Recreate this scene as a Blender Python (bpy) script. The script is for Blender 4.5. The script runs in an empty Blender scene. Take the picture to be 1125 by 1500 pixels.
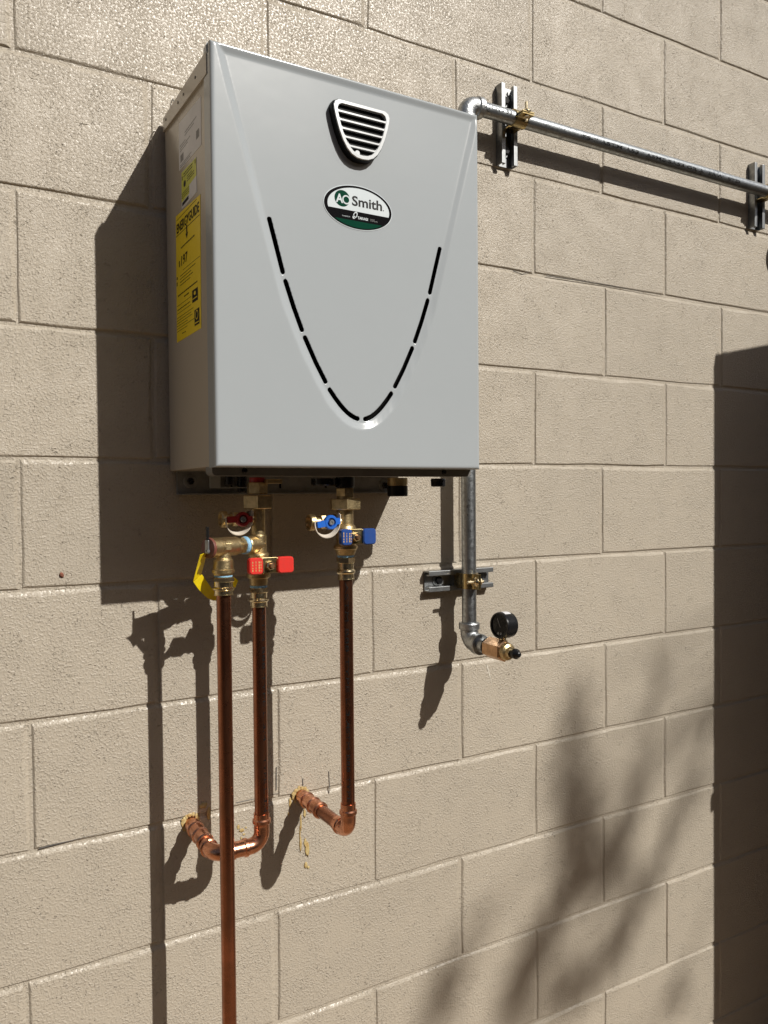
import bpy, bmesh, math, random
from mathutils import Vector, Matrix, noise as mnoise

random.seed(7)
S = bpy.context.scene
COL = S.collection
R = math.radians
V = Vector

# ------------------------------------------------------------------ camera, sky, sun, exposure
cam = bpy.data.objects.new('camera', bpy.data.cameras.new('camera'))
COL.objects.link(cam)
ROT = Matrix(((0.8661714876809397, -0.4996695087028501, -0.008794088994323292),
              (0.019135801509253425, 0.015577244536852688, 0.9996955389283467),
              (-0.49938039111401455, -0.8660760541230148, 0.023054141613219403)))
cam.matrix_world = Matrix.Translation((-0.127549, -1.328186, -0.06143)) @ ROT.transposed().to_4x4()
cam.data.sensor_fit = 'VERTICAL'
cam.data.sensor_height = 24.0
cam.data.lens = 1167.3 / 1500 * 24.0
cam.data.clip_start = 0.02
cam.data.clip_end = 2000
S.camera = cam

SUN_DIR = V((-0.440, 1.0, -0.852)).normalized()      # the way the light travels
SUN_EL = math.asin(-SUN_DIR.z)
SUN_ROT = math.atan2(-SUN_DIR.x, -SUN_DIR.y)
w = bpy.data.worlds.new('World')
S.world = w
w.use_nodes = True
wn = w.node_tree.nodes
bg = wn['Background']
sky = wn.new('ShaderNodeTexSky')
sky.sky_type = 'NISHITA'
sky.sun_disc = False
sky.sun_elevation = SUN_EL
sky.sun_rotation = SUN_ROT
sky.air_density = 1.0
sky.dust_density = 3.0
sky.ozone_density = 1.0
w.node_tree.links.new(sky.outputs[0], bg.inputs[0])
bg.inputs[1].default_value = 0.05

sun = bpy.data.objects.new('sun', bpy.data.lights.new('sun', 'SUN'))
COL.objects.link(sun)
sun.rotation_euler = SUN_DIR.to_track_quat('-Z', 'Y').to_euler()
sun.location = (3, -6, 6)
sun.data.energy = 5.0
sun.data.angle = R(0.53)
sun.data.color = (1.0, 0.962, 0.90)

S.view_settings.view_transform = 'Standard'
S.view_settings.look = 'None'
S.view_settings.gamma = 1
S.view_settings.exposure = 0
S.cycles.max_bounces = 8

# ------------------------------------------------------------------ materials
def rgb(h, k=1.0):
    """sRGB 0-255 triple to linear"""
    o = []
    for c in h:
        c /= 255.0
        o.append((c / 12.92 if c <= .04045 else ((c + .055) / 1.055) ** 2.4) * k)
    return tuple(o) + (1.0,)

def mat(name, col, rough=.5, metal=0.0, var=.12, vscale=40, rvar=.1, bump=0.0, bscale=300, spec=.5, col2=None, coat=0.0):
    m = bpy.data.materials.new(name)
    m.use_nodes = True
    nt = m.node_tree
    n, l = nt.nodes, nt.links
    b = n['Principled BSDF']
    b.inputs['Metallic'].default_value = metal
    b.inputs['Specular IOR Level'].default_value = spec
    b.inputs['Coat Weight'].default_value = coat
    g = n.new('ShaderNodeNewGeometry')
    no = n.new('ShaderNodeTexNoise')
    no.inputs['Scale'].default_value = vscale
    no.inputs['Detail'].default_value = 5
    no.inputs['Roughness'].default_value = .65
    l.new(g.outputs['Position'], no.inputs['Vector'])
    mx = n.new('ShaderNodeMix')
    mx.data_type = 'RGBA'
    c2 = col2 if col2 else tuple(c * (1 - 2 * var) for c in col[:3]) + (1,)
    c1 = col if col2 else tuple(min(1, c * (1 + var)) for c in col[:3]) + (1,)
    mx.inputs['A'].default_value = c1
    mx.inputs['B'].default_value = c2
    mr = n.new('ShaderNodeMapRange')
    mr.inputs[1].default_value = .35
    mr.inputs[2].default_value = .68
    l.new(no.outputs[0], mr.inputs[0])
    l.new(mr.outputs[0], mx.inputs['Factor'])
    l.new(mx.outputs['Result'], b.inputs['Base Color'])
    rr = n.new('ShaderNodeMapRange')
    rr.inputs[1].default_value = .3
    rr.inputs[2].default_value = .7
    rr.inputs[3].default_value = max(.03, rough - rvar)
    rr.inputs[4].default_value = min(1, rough + rvar)
    l.new(no.outputs[0], rr.inputs[0])
    l.new(rr.outputs[0], b.inputs['Roughness'])
    if bump:
        n2 = n.new('ShaderNodeTexNoise')
        n2.inputs['Scale'].default_value = bscale
        n2.inputs['Detail'].default_value = 3
        l.new(g.outputs['Position'], n2.inputs['Vector'])
        bp = n.new('ShaderNodeBump')
        bp.inputs['Distance'].default_value = bump
        l.new(n2.outputs[0], bp.inputs['Height'])
        l.new(bp.outputs[0], b.inputs['Normal'])
    return m

def wall_paint():
    m = bpy.data.materials.new('tan_wall_paint')
    m.use_nodes = True
    nt = m.node_tree
    n, l = nt.nodes, nt.links
    b = n['Principled BSDF']
    g = n.new('ShaderNodeNewGeometry')
    oi = n.new('ShaderNodeObjectInfo')
    def noise(scale, det, ro=.6):
        x = n.new('ShaderNodeTexNoise')
        x.inputs['Scale'].default_value = scale
        x.inputs['Detail'].default_value = det
        x.inputs['Roughness'].default_value = ro
        l.new(g.outputs['Position'], x.inputs['Vector'])
        return x
    def math_(op, a, c, clamp=False):
        x = n.new('ShaderNodeMath')
        x.operation = op
        x.use_clamp = clamp
        for i, v in enumerate((a, c)):
            if isinstance(v, (int, float)):
                x.inputs[i].default_value = v
            else:
                l.new(v, x.inputs[i])
        return x.outputs[0]
    def rng(v, a, c, d=0, e=1):
        x = n.new('ShaderNodeMapRange')
        for i, q in enumerate((a, c, d, e)):
            x.inputs[i + 1].default_value = q
        l.new(v, x.inputs[0])
        return x.outputs[0]
    big = noise(2.3, 4)
    mid = noise(14, 4)
    lump = noise(270, 3, .6)
    fine = noise(560, 2)
    pitmask = noise(30, 2)
    vor = n.new('ShaderNodeTexVoronoi')
    vor.inputs['Scale'].default_value = 150
    vor.inputs['Randomness'].default_value = 1
    # bend the pit lattice so that the pits are ragged, not round
    wob = noise(300, 1)
    mixv = n.new('ShaderNodeVectorMath')
    mixv.operation = 'MULTIPLY_ADD'
    l.new(wob.outputs[1], mixv.inputs[0])
    mixv.inputs[1].default_value = (.009, .009, .009)
    l.new(g.outputs['Position'], mixv.inputs[2])
    l.new(mixv.outputs[0], vor.inputs['Vector'])
    pit = rng(vor.outputs['Distance'], .08, .27, 1, 0)
    pit = math_('MULTIPLY', pit, rng(pitmask.outputs[0], .43, .66))
    # rougher lumps toward thicker paint, smoother elsewhere
    amt = rng(mid.outputs[0], .35, .65, .45, .9)
    h = math_('MULTIPLY', rng(lump.outputs[0], .46, .78), amt)
    low = noise(95, 2)
    h = math_('ADD', h, math_('MULTIPLY', low.outputs[0], .4))
    h = math_('ADD', h, math_('MULTIPLY', fine.outputs[0], .20))
    h = math_('SUBTRACT', h, math_('MULTIPLY', pit, 1.2))
    bp = n.new('ShaderNodeBump')
    bp.inputs['Strength'].default_value = WALL_BUMP[0]
    bp.inputs['Distance'].default_value = WALL_BUMP[1]
    l.new(h, bp.inputs['Height'])
    l.new(bp.outputs[0], b.inputs['Normal'])
    mx = n.new('ShaderNodeMix')
    mx.data_type = 'RGBA'
    mx.inputs['A'].default_value = WALL_COL
    mx.inputs['B'].default_value = tuple(c * .86 for c in WALL_COL[:3]) + (1,)
    f = math_('ADD', math_('MULTIPLY', rng(big.outputs[0], .3, .7), .55), math_('MULTIPLY', oi.outputs['Random'], .3), True)
    l.new(f, mx.inputs['Factor'])
    mx2 = n.new('ShaderNodeMix')
    mx2.data_type = 'RGBA'
    l.new(mx.outputs['Result'], mx2.inputs['A'])
    mx2.inputs['B'].default_value = (.20, .165, .115, 1)     # darker brown mixed into the open pits
    l.new(math_('MULTIPLY', pit, .10), mx2.inputs['Factor'])
    l.new(mx2.outputs['Result'], b.inputs['Base Color'])
    b.inputs['Roughness'].default_value = .30
    b.inputs['Specular IOR Level'].default_value = .5
    return m

WALL_COL = (.428, .376, .300, 1)
WALL_BUMP = (1.0, .0016)
M = {}
M['wall'] = wall_paint()
M['paint'] = mat('grey_appliance_enamel', (.348, .374, .388, 1), .17, 0, .012, 2, .0, .0005, 9, .45)
M['casepaint'] = mat('warm_grey_case_enamel', (.46, .415, .345, 1), .22, 0, .012, 2, .0, .0004, 9, .45)
M['pocket'] = mat('black_cavity', (.005, .005, .005, 1), .9, 0, spec=.05)
M['lip'] = mat('dark_grey_tray', (.14, .135, .125, 1), .5, 0, .1, 20)
M['bracket'] = mat('grey_bracket_steel', (.24, .25, .255, 1), .5, .35, .15, 30)
M['black'] = mat('black_plastic', (.009, .009, .010, 1), .28, 0, .1, 30, spec=.35)
M['blackgrille'] = mat('black_grille', (.008, .008, .008, 1), .5, 0, spec=.12)
M['rubber'] = mat('black_rubber', (.02, .02, .02, 1), .7, 0)
M['silver'] = mat('satin_silver', (.50, .52, .53, 1), .24, .4, .04, 30, .03)
M['galv'] = mat('galvanised_steel', (.46, .485, .50, 1), .36, 1, .16, 150, .12, .0003, 400)
M['cast'] = mat('galvanised_cast_iron', (.46, .475, .48, 1), .42, 1, .18, 110, .12, .0008, 300)
M['strut'] = mat('zinc_strut', (.34, .35, .355, 1), .42, 1, .14, 60, .1)
M['zinc'] = mat('yellow_zinc', (.66, .50, .22, 1), .28, 1, .2, 45, .08, col2=(.46, .40, .25, 1))
M['brass'] = mat('cast_brass', (.58, .45, .245, 1), .40, 1, .14, 90, .1, .0004, 420)
M['brass2'] = mat('bright_brass', (.80, .68, .45, 1), .24, 1, .12, 80, .08)
M['bronze'] = mat('orange_brass', (.56, .34, .19, 1), .36, 1, .14, 60, .1)
M['tube'] = mat('tarnished_copper_tube', (.42, .17, .10, 1), .27, 1, .1, 17, .07, .0, col2=(.25, .115, .065, 1))
M['copper'] = mat('bright_copper', (.74, .36, .225, 1), .28, 1, .1, 60, .1, col2=(.46, .20, .11, 1))
M['red'] = mat('red_vinyl', (.62, .03, .022, 1), .42, 0, .06, 60)
M['darkred'] = mat('dark_red_plastic', (.28, .012, .012, 1), .45, 0)
M['blue'] = mat('blue_vinyl', (.012, .055, .24, 1), .42, 0, .06, 60)
M['brightblue'] = mat('bright_blue_plastic', (.01, .12, .55, 1), .4, 0)
M['tape'] = mat('pale_blue_thread_seal', (.25, .47, .68, 1), .6, 0, .15, 300, .1, .0008, 500)
M['strap'] = mat('white_strap', (.62, .55, .46, 1), .5, 0)
M['oring'] = mat('reddish_brown_cap', (.16, .05, .035, 1), .5, 0)
M['yellow'] = mat('yellow_tag', (.86, .66, .01, 1), .4, 0, .08, 60)
M['guide'] = mat('yellow_sticker', (.88, .67, .012, 1), .38, 0, .03, 20)
M['lime'] = mat('lime_sticker', (.58, .60, .04, 1), .4, 0, .03, 20)
M['white'] = mat('white_sticker', (.66, .66, .68, 1), .4, 0, .03, 20)
M['gold'] = mat('gold_print', (.55, .36, .14, 1), .5, 0)
M['ink'] = mat('black_ink', (.010, .010, .010, 1), .5, 0, spec=.15)
M['greyink'] = mat('grey_ink', (.22, .22, .22, 1), .5, 0)
M['green'] = mat('green_print', (.004, .045, .026, 1), .10, 0, .03, 20, .0)
M['gloss'] = mat('glossy_black_print', (.006, .006, .007, 1), .10, 0, .02, 20, .0)
M['paper'] = mat('white_print', (.60, .65, .67, 1), .12, 0, .02, 20, .0)
M['foam'] = mat('yellow_sealant', (.50, .40, .19, 1), .5, 0, .2, 120, .1, .001, 260, col2=(.36, .22, .07, 1))
M['pencil'] = mat('pencil_grey', (.10, .095, .09, 1), .7, 0)
M['ground'] = mat('dusty_concrete', (.25, .165, .09, 1), .85, 0, .12, 6, .05, .002, 90)
M['bark'] = mat('bark', (.12, .085, .06, 1), .9, 0, .2, 30, .05, .01, 60)
M['leaf'] = mat('leaf_green', (.055, .085, .03, 1), .5, 0, .3, 9)
M['gate'] = mat('brown_steel_paint', (.10, .075, .055, 1), .5, 0, .1, 8)
M['skyblock'] = mat('brown_stucco', (.14, .09, .058, 1), .85, 0, .1, 3, .05, .004, 60)
M['glass'] = mat('dark_dial', (.015, .015, .016, 1), .08, 0, spec=.5)
M['scuff'] = mat('pale_scuff', (.58, .54, .46, 1), .6, 0, .2, 200)
M['speck'] = mat('reddish_brown_mud', (.20, .07, .04, 1), .8, 0, .3, 200)

# ------------------------------------------------------------------ mesh helpers
BASE = {}

def frame(axis):
    a = V(axis).normalized()
    t = V((0, 0, 1)) if abs(a.z) < .9 else V((1, 0, 0))
    u = t.cross(a).normalized()
    return a, u, a.cross(u).normalized()

class MB:
    """collects shapes in world metres, then links them as ONE mesh object"""
    def __init__(s):
        s.v, s.f, s.sm = [], [], []
    def add(s, vs, fs, smooth=False):
        o = len(s.v)
        s.v += [V(q) for q in vs]
        for f in fs:
            s.f.append(tuple(i + o for i in f))
            s.sm.append(smooth)
        return s
    def bm(s, b, smooth=False):
        b.verts.index_update()
        s.add([q.co.copy() for q in b.verts], [[q.index for q in f.verts] for f in b.faces], smooth)
        b.free()
        return s
    def box(s, a, c, bev=0.0, seg=2, mtx=None):
        b = bmesh.new()
        bmesh.ops.create_cube(b, size=1)
        a, c = V(a), V(c)
        for q in b.verts:
            q.co = V((a[i] + (c[i] - a[i]) * (q.co[i] + .5) for i in range(3)))
        if bev:
            bmesh.ops.bevel(b, geom=b.edges[:], offset=bev, segments=seg, affect='EDGES', profile=.6)
        if mtx is not None:
            b.transform(mtx)
        return s.bm(b, False)
    def lathe(s, o, axis, prof, seg=28, smooth=True, caps=True, sharp=True):
        a, u, t = frame(axis)
        o = V(o)
        # double the rings at hard corners for crisp shading
        rings = []
        for i, (d, r) in enumerate(prof):
            rings.append((d, r))
        vs, fs = [], []
        def ring(d, r):
            k = len(vs)
            for j in range(seg):
                th = 2 * math.pi * j / seg
                vs.append(o + a * d + (u * math.cos(th) + t * math.sin(th)) * max(r, 1e-5))
            return k
        for (d0, r0), (d1, r1) in zip(rings[:-1], rings[1:]):
            if abs(d0 - d1) < 1e-9 and abs(r0 - r1) < 1e-9:
                continue
            k0, k1 = ring(d0, r0), ring(d1, r1)
            for j in range(seg):
                j2 = (j + 1) % seg
                fs.append((k0 + j, k0 + j2, k1 + j2, k1 + j))
        if caps:
            for (d, r), rev in ((rings[0], True), (rings[-1], False)):
                if r > 1e-4:
                    k = ring(d, r)
                    f = list(range(k, k + seg))
                    fs.append(tuple(reversed(f)) if rev else tuple(f))
        s.add(vs, fs, smooth)
        return s
    def hexa(s, o, axis, d0, d1, r, rot=0.0, ch=.0012):
        """hexagon nut with chamfered ends"""
        a, u, t = frame(axis)
        o = V(o)
        vs, fs = [], []
        for d, rr in ((d0, r - ch), (d0 + ch, r), (d1 - ch, r), (d1, r - ch)):
            for j in range(6):
                th = math.pi / 3 * j + rot
                vs.append(o + a * d + (u * math.cos(th) + t * math.sin(th)) * rr)
        for k in range(3):
            for j in range(6):
                fs.append((k * 6 + j, k * 6 + (j + 1) % 6, k * 6 + 6 + (j + 1) % 6, k * 6 + 6 + j))
        fs.append(tuple(range(5, -1, -1)))
        fs.append(tuple(range(18, 24)))
        return s.add(vs, fs)
    def tube(s, pts, r, seg=24, caps=True):
        pts = [V(q) for q in pts]
        rr = r if isinstance(r, (list, tuple)) else [r] * len(pts)
        vs, fs = [], []
        T = []
        for i in range(len(pts)):
            d = pts[min(i + 1, len(pts) - 1)] - pts[max(i - 1, 0)]
            T.append(d.normalized())
        _, u, _ = frame(T[0])
        for i, q in enumerate(pts):
            u = (u - T[i] * u.dot(T[i])).normalized()
            t = T[i].cross(u)
            for j in range(seg):
                th = 2 * math.pi * j / seg
                vs.append(q + (u * math.cos(th) + t * math.sin(th)) * rr[i])
        for i in range(len(pts) - 1):
            for j in range(seg):
                j2 = (j + 1) % seg
                fs.append((i * seg + j, i * seg + j2, i * seg + seg + j2, i * seg + seg + j))
        s.add(vs, fs, True)
        if caps:
            n = (len(pts) - 1) * seg
            s.add(vs[:seg], [tuple(range(seg - 1, -1, -1))])
            s.add(vs[n:n + seg], [tuple(range(seg))])
        return s
    def prism(s, poly, M4, d0, d1, smooth=False):
        """poly (u,v) extruded along w from d0 to d1, placed by M4"""
        n = len(poly)
        vs = [M4 @ V((a, b, d0)) for a, b in poly] + [M4 @ V((a, b, d1)) for a, b in poly]
        s.add(vs, [tuple(range(n - 1, -1, -1)), tuple(range(n, 2 * n))])
        s.add(vs, [(j, (j + 1) % n, n + (j + 1) % n, n + j) for j in range(n)], smooth)
        return s
    def ribbon(s, pts, wid, th):
        """strap through pts; wid = list of half-width vectors"""
        n = len(pts)
        vs, fs = [], []
        for i in range(n):
            d = (V(pts[min(i + 1, n - 1)]) - V(pts[max(i - 1, 0)])).normalized()
            nn = d.cross(V(wid[i])).normalized() * th / 2
            p, ww = V(pts[i]), V(wid[i])
            vs += [p - ww - nn, p + ww - nn, p + ww + nn, p - ww + nn]
        for i in range(n - 1):
            for j in range(4):
                fs.append((4 * i + j, 4 * i + (j + 1) % 4, 4 * i + 4 + (j + 1) % 4, 4 * i + 4 + j))
        fs += [(3, 2, 1, 0), (4 * n - 4, 4 * n - 3, 4 * n - 2, 4 * n - 1)]
        return s.add(vs, fs)
    def build(s, name, m, parent=None, label=None):
        me = bpy.data.meshes.new(name)
        b = BASE.get(parent.name, V()) if parent else V()
        me.from_pydata([tuple(q - b) for q in s.v], [], s.f)
        me.polygons.foreach_set('use_smooth', s.sm)
        for mm in (m if isinstance(m, list) else [m]):
            me.materials.append(mm)
        bm = bmesh.new()
        bm.from_mesh(me)
        bmesh.ops.recalc_face_normals(bm, faces=bm.faces)
        bm.to_mesh(me)
        bm.free()
        me.update()
        o = bpy.data.objects.new(name, me)
        COL.objects.link(o)
        if parent:
            o.parent = parent
            BASE[o.name] = b
        if label:
            o['label'] = label
        return o

def thing(name, label, cat, loc, group=None):
    o = bpy.data.objects.new(name, None)
    COL.objects.link(o)
    o.location = loc
    o.empty_display_size = .05
    o['label'] = label
    o['category'] = cat
    if group:
        o['group'] = group
    BASE[o.name] = V(loc)
    return o

def tag(o, label, cat, group=None):
    o['label'] = label
    o['category'] = cat
    if group:
        o['group'] = group
    return o

def struct(o):
    o['kind'] = 'structure'
    return o

def text(name, s, M4, w=None, h=None, m=None, parent=None, off=0.0, align='c', bend=None, ex=.00012):
    """flat lettering fitted to width w and height h, centred (or left) at M4's origin"""
    cu = bpy.data.curves.new(name, 'FONT')
    cu.body = s
    cu.size = 1
    cu.resolution_u = 3
    cu.offset = off
    cu.extrude = .001
    ob = bpy.data.objects.new(name, cu)
    me = bpy.data.meshes.new_from_object(ob)
    bpy.data.objects.remove(ob)
    co = [q.co.copy() for q in me.vertices]
    x0, x1 = min(c.x for c in co), max(c.x for c in co)
    y0, y1 = min(c.y for c in co), max(c.y for c in co)
    kx = w / (x1 - x0) if w else h / (y1 - y0)
    ky = h / (y1 - y0) if h else kx
    cx = (x0 + x1) / 2 if align == 'c' else x0
    cy = (y0 + y1) / 2
    mb = MB()
    out = []
    for c in co:
        q = V(((c.x - cx) * kx, (c.y - cy) * ky, ex if c.z > 0 else -ex))
        out.append(bend(q) if bend else M4 @ q)
    mb.add(out, [tuple(f.vertices) for f in me.polygons])
    bpy.data.meshes.remove(me)
    return mb.build(name, m, parent)

def arc(c, a, b, r, n=10, ang=math.pi / 2):
    """quarter arc round c: starts at c + a*r and ends at c + b*r"""
    c, a, b = V(c), V(a), V(b)
    return [c + a * r * math.cos(ang * i / n) + b * r * math.sin(ang * i / n) for i in range(n + 1)]

def face_front(x, y, z):      # plane facing the viewer: u right, v up
    return Matrix(((1, 0, 0, x), (0, 0, -1, y), (0, 1, 0, z), (0, 0, 0, 1)))

def face_left(x, y, z):       # plane facing -X: u toward -Y, v up
    return Matrix(((0, 0, -1, x), (-1, 0, 0, y), (0, 1, 0, z), (0, 0, 0, 1)))

def rrect(u0, v0, u1, v1, r, n=5):
    p = []
    for cx, cy, a0 in ((u1 - r, v1 - r, 0), (u0 + r, v1 - r, 90), (u0 + r, v0 + r, 180), (u1 - r, v0 + r, 270)):
        for i in range(n + 1):
            a = R(a0 + 90 * i / n)
            p.append((cx + r * math.cos(a), cy + r * math.sin(a)))
    return p

def ellipse(cx, cy, a, b, n=48, lo=None, hi=None):
    p = [(cx + a * math.cos(2 * math.pi * i / n), cy + b * math.sin(2 * math.pi * i / n)) for i in range(n)]
    if lo is None and hi is None:
        return p
    q = []
    for i in range(n):
        (x0, y0), (x1, y1) = p[i], p[(i + 1) % n]
        lim = lo if lo is not None else hi
        ins = (lambda y: y >= lim) if lo is not None else (lambda y: y <= lim)
        if ins(y0):
            q.append((x0, y0))
        if ins(y0) != ins(y1):
            t = (lim - y0) / (y1 - y0)
            q.append((x0 + (x1 - x0) * t, lim))
    return q

# ------------------------------------------------------------------ ground and wall
GZ = -1.6256
g = MB().box((-60, -90, GZ - .2), (60, 30, GZ)).build('ground', M['ground'])
struct(g)

BW, BH = .4064, .2032
JOIN = {(-6, 3.5): 0.0043, (-5, 0): -0.0038, (-5, 3): -0.004, (-4, 2.5): -0.003, (-4, 3.5): -0.0026, (-3, 0): 0.0064,
        (-3, 1): 0.0063, (-3, 2): 0.0045, (-3, 3): 0.0037, (-1, 0): -0.0021, (-1, 3): -0.0055, (0, 3.5): 0.003,
        (1, 3): 0.0054, (1, 4): 0.0041, (3, 3): -0.0028, (3, 4): -0.004, (4, 2.5): -0.0033, (4, 3.5): -0.0021}
BEDZ = {-6: -.0026, -5: 0.0, -4: .0022, -3: .0007, -2: -.0014, -1: -.0015, 0: -.003, 1: -.0025, 2: .0002, 3: .0025, 4: 0, 5: .0013}
wall = thing('block_wall', 'tan painted concrete block wall behind the heater and pipes', 'wall', (1.0, .1, GZ))
X0, X1 = -4.5 * BW, 9.5 * BW
K0, K1 = -8, 11
MB().box((X0, .0031, K0 * BH), (X1, .195, K1 * BH)).build('mortar', M['wall'], wall)

def block_mesh(sx, sz, seed):
    """front shell of one block, centred; wavering worn arrises, the tooled right/top ones wider"""
    rnd = random.Random(seed)
    hx, hz = sx / 2, sz / 2
    rings = [(.0000, .0000, .0300), (.0000, .0000, .0030), (.0008, .0016, .0021), (.0018, .0038, .0009), (.0032, .0062, 0.0)]
    ts = [(0, -1), (.25, -1), (.5, -1), (.75, -1), (1, -1), (1, -.5), (1, 0)]
    per = [(u, -1) for u in (-1, -.62, -.2, .25, .66)] + [(1, v) for v in (-1, -.3, .4)] + [(u, 1) for u in (1, .58, .15, -.3, -.7)] + [(-1, v) for v in (1, .25, -.45)]
    n = len(per)
    jit = [(rnd.uniform(-.0011, .0011), rnd.uniform(-.0011, .0011), rnd.uniform(.6, 1.45)) for _ in per]
    vs, fs = [], []
    for k, (i0, i1, y) in enumerate(rings):
        for (u, v), (jx, jz, jw) in zip(per, jit):
            a0, a1 = i0 * jw, i1 * jw
            px_ = -hx + a0 if u == -1 else hx - a1 if u == 1 else u * hx
            pz_ = -hz + a0 if v == -1 else hz - a1 if v == 1 else v * hz
            if k:
                px_ += jx if abs(u) == 1 else 0
                pz_ += jz if abs(v) == 1 else 0
            vs.append(V((px_, y, pz_)))
    for k in range(len(rings) - 1):
        for j in range(n):
            fs.append((n * k + j, n * k + (j + 1) % n, n * k + n + (j + 1) % n, n * k + n + j))
    fs.append(tuple(range(n * (len(rings) - 1), n * len(rings))))
    me = bpy.data.meshes.new('block')
    me.from_pydata(vs, [], fs)
    me.materials.append(M['wall'])
    bm = bmesh.new()
    bm.from_mesh(me)
    bmesh.ops.recalc_face_normals(bm, faces=bm.faces)
    bm.to_mesh(me)
    bm.free()
    return me

NOM = (BW - .0046, BH - .0046)
BLOCKS = [block_mesh(*NOM, q) for q in range(9)]
rb = random.Random(3)
wb = BASE[wall.name]
for c in range(K0, K1):
    z0 = c * BH + BEDZ.get(c, 0)
    z1 = (c + 1) * BH + BEDZ.get(c + 1, 0)
    par = 0 if c % 2 else .5
    i = -5 + par
    while i < 9.5:
        xa = i * BW + JOIN.get((c, i), rb.uniform(-.0015, .0015))
        xb = (i + 1) * BW + JOIN.get((c, i + 1), 0)
        xa, xb = max(xa, X0), min(xb, X1)
        if xb - xa > .05:
            o = bpy.data.objects.new('block', rb.choice(BLOCKS))
            COL.objects.link(o)
            o.parent = wall
            o.location = V(((xa + xb) / 2, rb.uniform(-.0006, .0005), (z0 + z1) / 2)) - wb
            o.scale = ((xb - xa - .0046) / NOM[0], 1, (z1 - z0 - .0046 + rb.uniform(-.001, .001)) / NOM[1])
            o.rotation_euler = (rb.uniform(-.003, .003), rb.uniform(-.0022, .0022), rb.uniform(-.0016, .0016))
        i += 1

# pencil strokes left on the blocks beside the cold water stub
for (x, z, h, dx) in ((.4104, -.571, .042, .001), (.5150, -.592, .030, -.0015), (.5146, -.612, .012, .0005), (.4615, -.588, .014, .0)):
    MB().box((x - .0006, -.0011, z - h / 2), (x + .0006, .0, z + h / 2),
             mtx=Matrix.Translation((x, 0, z)) @ Matrix.Rotation(dx * 30, 4, 'Y') @ Matrix.Translation((-x, 0, -z))).build('pencil_mark', M['pencil'], wall)

# hairline cracks along the bed joints and a pale scuff under the gauge
for pts in ([(0.0159, -.0004, -0.6064), (0.0587, -.0004, -0.6044), (0.1262, -.0004, -0.6019)],
            [(0.3335, -.0004, -0.5995), (0.3675, -.0004, -0.5991), (0.4168, -.0004, -0.5978)],
            [(1.0491, -.0004, 0.4074), (1.2112, -.0004, 0.4097), (1.4079, -.0004, 0.4080)],
            [(0.9586, -.0004, 0.4059), (0.9826, -.0004, 0.4018), (1.0090, -.0004, 0.4125)]):
    MB().tube(pts, [.0009, .0007, .0003], 5).build('crack', M['pencil'], wall)
MB().ribbon([(0.8825, -.0009, -0.4207), (0.8877, -.0009, -0.4385), (0.8947, -.0009, -0.4609)], [(.0016, 0, 0), (.0013, 0, 0), (.0004, 0, 0)], .0003).build('scuff', M['scuff'], wall)

# ------------------------------------------------------------------ water heater
HX0, HX1, HY, HZ0, HZ1 = .2235, .6785, -.254, -.0224, .5640
htr = thing('water_heater', 'grey outdoor tankless water heater hung on the block wall', 'water heater', (.451, -.006, HZ0))
case = MB().box((HX0 + .0025, -.228, -.021), (HX1 - .0025, -.006, .546), .002).build('case', M['casepaint'], htr)
# lid flange that laps over the side
mb = MB()
lidp = [(.009, .5335), (.232, .5235), (.238, .5235), (.238, .5545), (.009, .5545)]
mb.prism(lidp, Matrix(((0, 0, 1, 0), (-1, 0, 0, 0), (0, 1, 0, 0), (0, 0, 0, 1))), HX0 - .0012, HX1 + .0012)
lid = mb.build('lid', M['casepaint'], htr)
for (y, z) in ((-.188, .5405), (-.128, .5425), (-.098, .543), (-.027, .546)):
    MB().lathe((HX0 - .0012, y, z), (-1, 0, 0), [(0, .0022), (.0008, .0020), (.001, .0012)], 12).build('rivet', M['lip'], lid)

# front cover: a pressed panel with a shield-shaped hollow
XC = .4555
SP = [(0, .0526), (.005, .0530), (.0105, .0544), (.0157, .0566), (.0207, .0596), (.0285, .0656), (.0362, .0733), (.0455, .0842), (.0545, .0962), (.076, .1340), (.0955, .1740), (.111, .2130), (.126, .2565), (.1375, .2990), (.148, .3372), (.206, .5535), (.215, .59)]
def zc(a):
    a = abs(a)
    for (a0, z0), (a1, z1) in zip(SP[:-1], SP[1:]):
        if a <= a1:
            return z0 + (z1 - z0) * (a - a0) / (a1 - a0)
    return SP[-1][1] + (a - SP[-1][0]) * 4
def slope(a):
    return (zc(abs(a) + .006) - zc(max(0, abs(a) - .006))) / (min(abs(a), .006) + .006)
def sstep(t):
    t = max(0, min(1, t))
    return t * t * (3 - 2 * t)
HOLLOW = .0042
def ease(t):
    # straight flank with short rounded ends
    t = max(0, min(1, t))
    e = .14
    if t < e:
        return t * t / (2 * e * (1 - e))
    if t > 1 - e:
        return 1 - (1 - t) ** 2 / (2 * e * (1 - e))
    return (t - e / 2) / (1 - e)
def depth(x, z):
    a = x - XC
    s = slope(a)
    d = (zc(a) - z) / math.sqrt(1 + s * s)            # > 0 outside the shield
    d = max(d, z - .5470)
    k = 1 - ease((d - .0045) / .0120)                   # 1 inside
    y = HOLLOW * k
    e = min(x - HX0, HX1 - x, z - HZ0, HZ1 - z)
    rr = .005
    if e < rr:
        y += rr - math.sqrt(max(0, rr * rr - (rr - e) ** 2))
    return HY + y
def axis_pts(a, b, n):
    ed = [0, .0004, .0012, .0024, .0038, .0052]
    return [a + q for q in ed] + [a + .0052 + (b - a - .0104) * i / n for i in range(1, n)] + [b - q for q in reversed(ed)]
gx, gz = axis_pts(HX0, HX1, 210), axis_pts(HZ0, HZ1, 260)
nx, nz = len(gx), len(gz)
vs = [V((x, depth(x, z), z)) for z in gz for x in gx]
fs, sm = [], []
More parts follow.
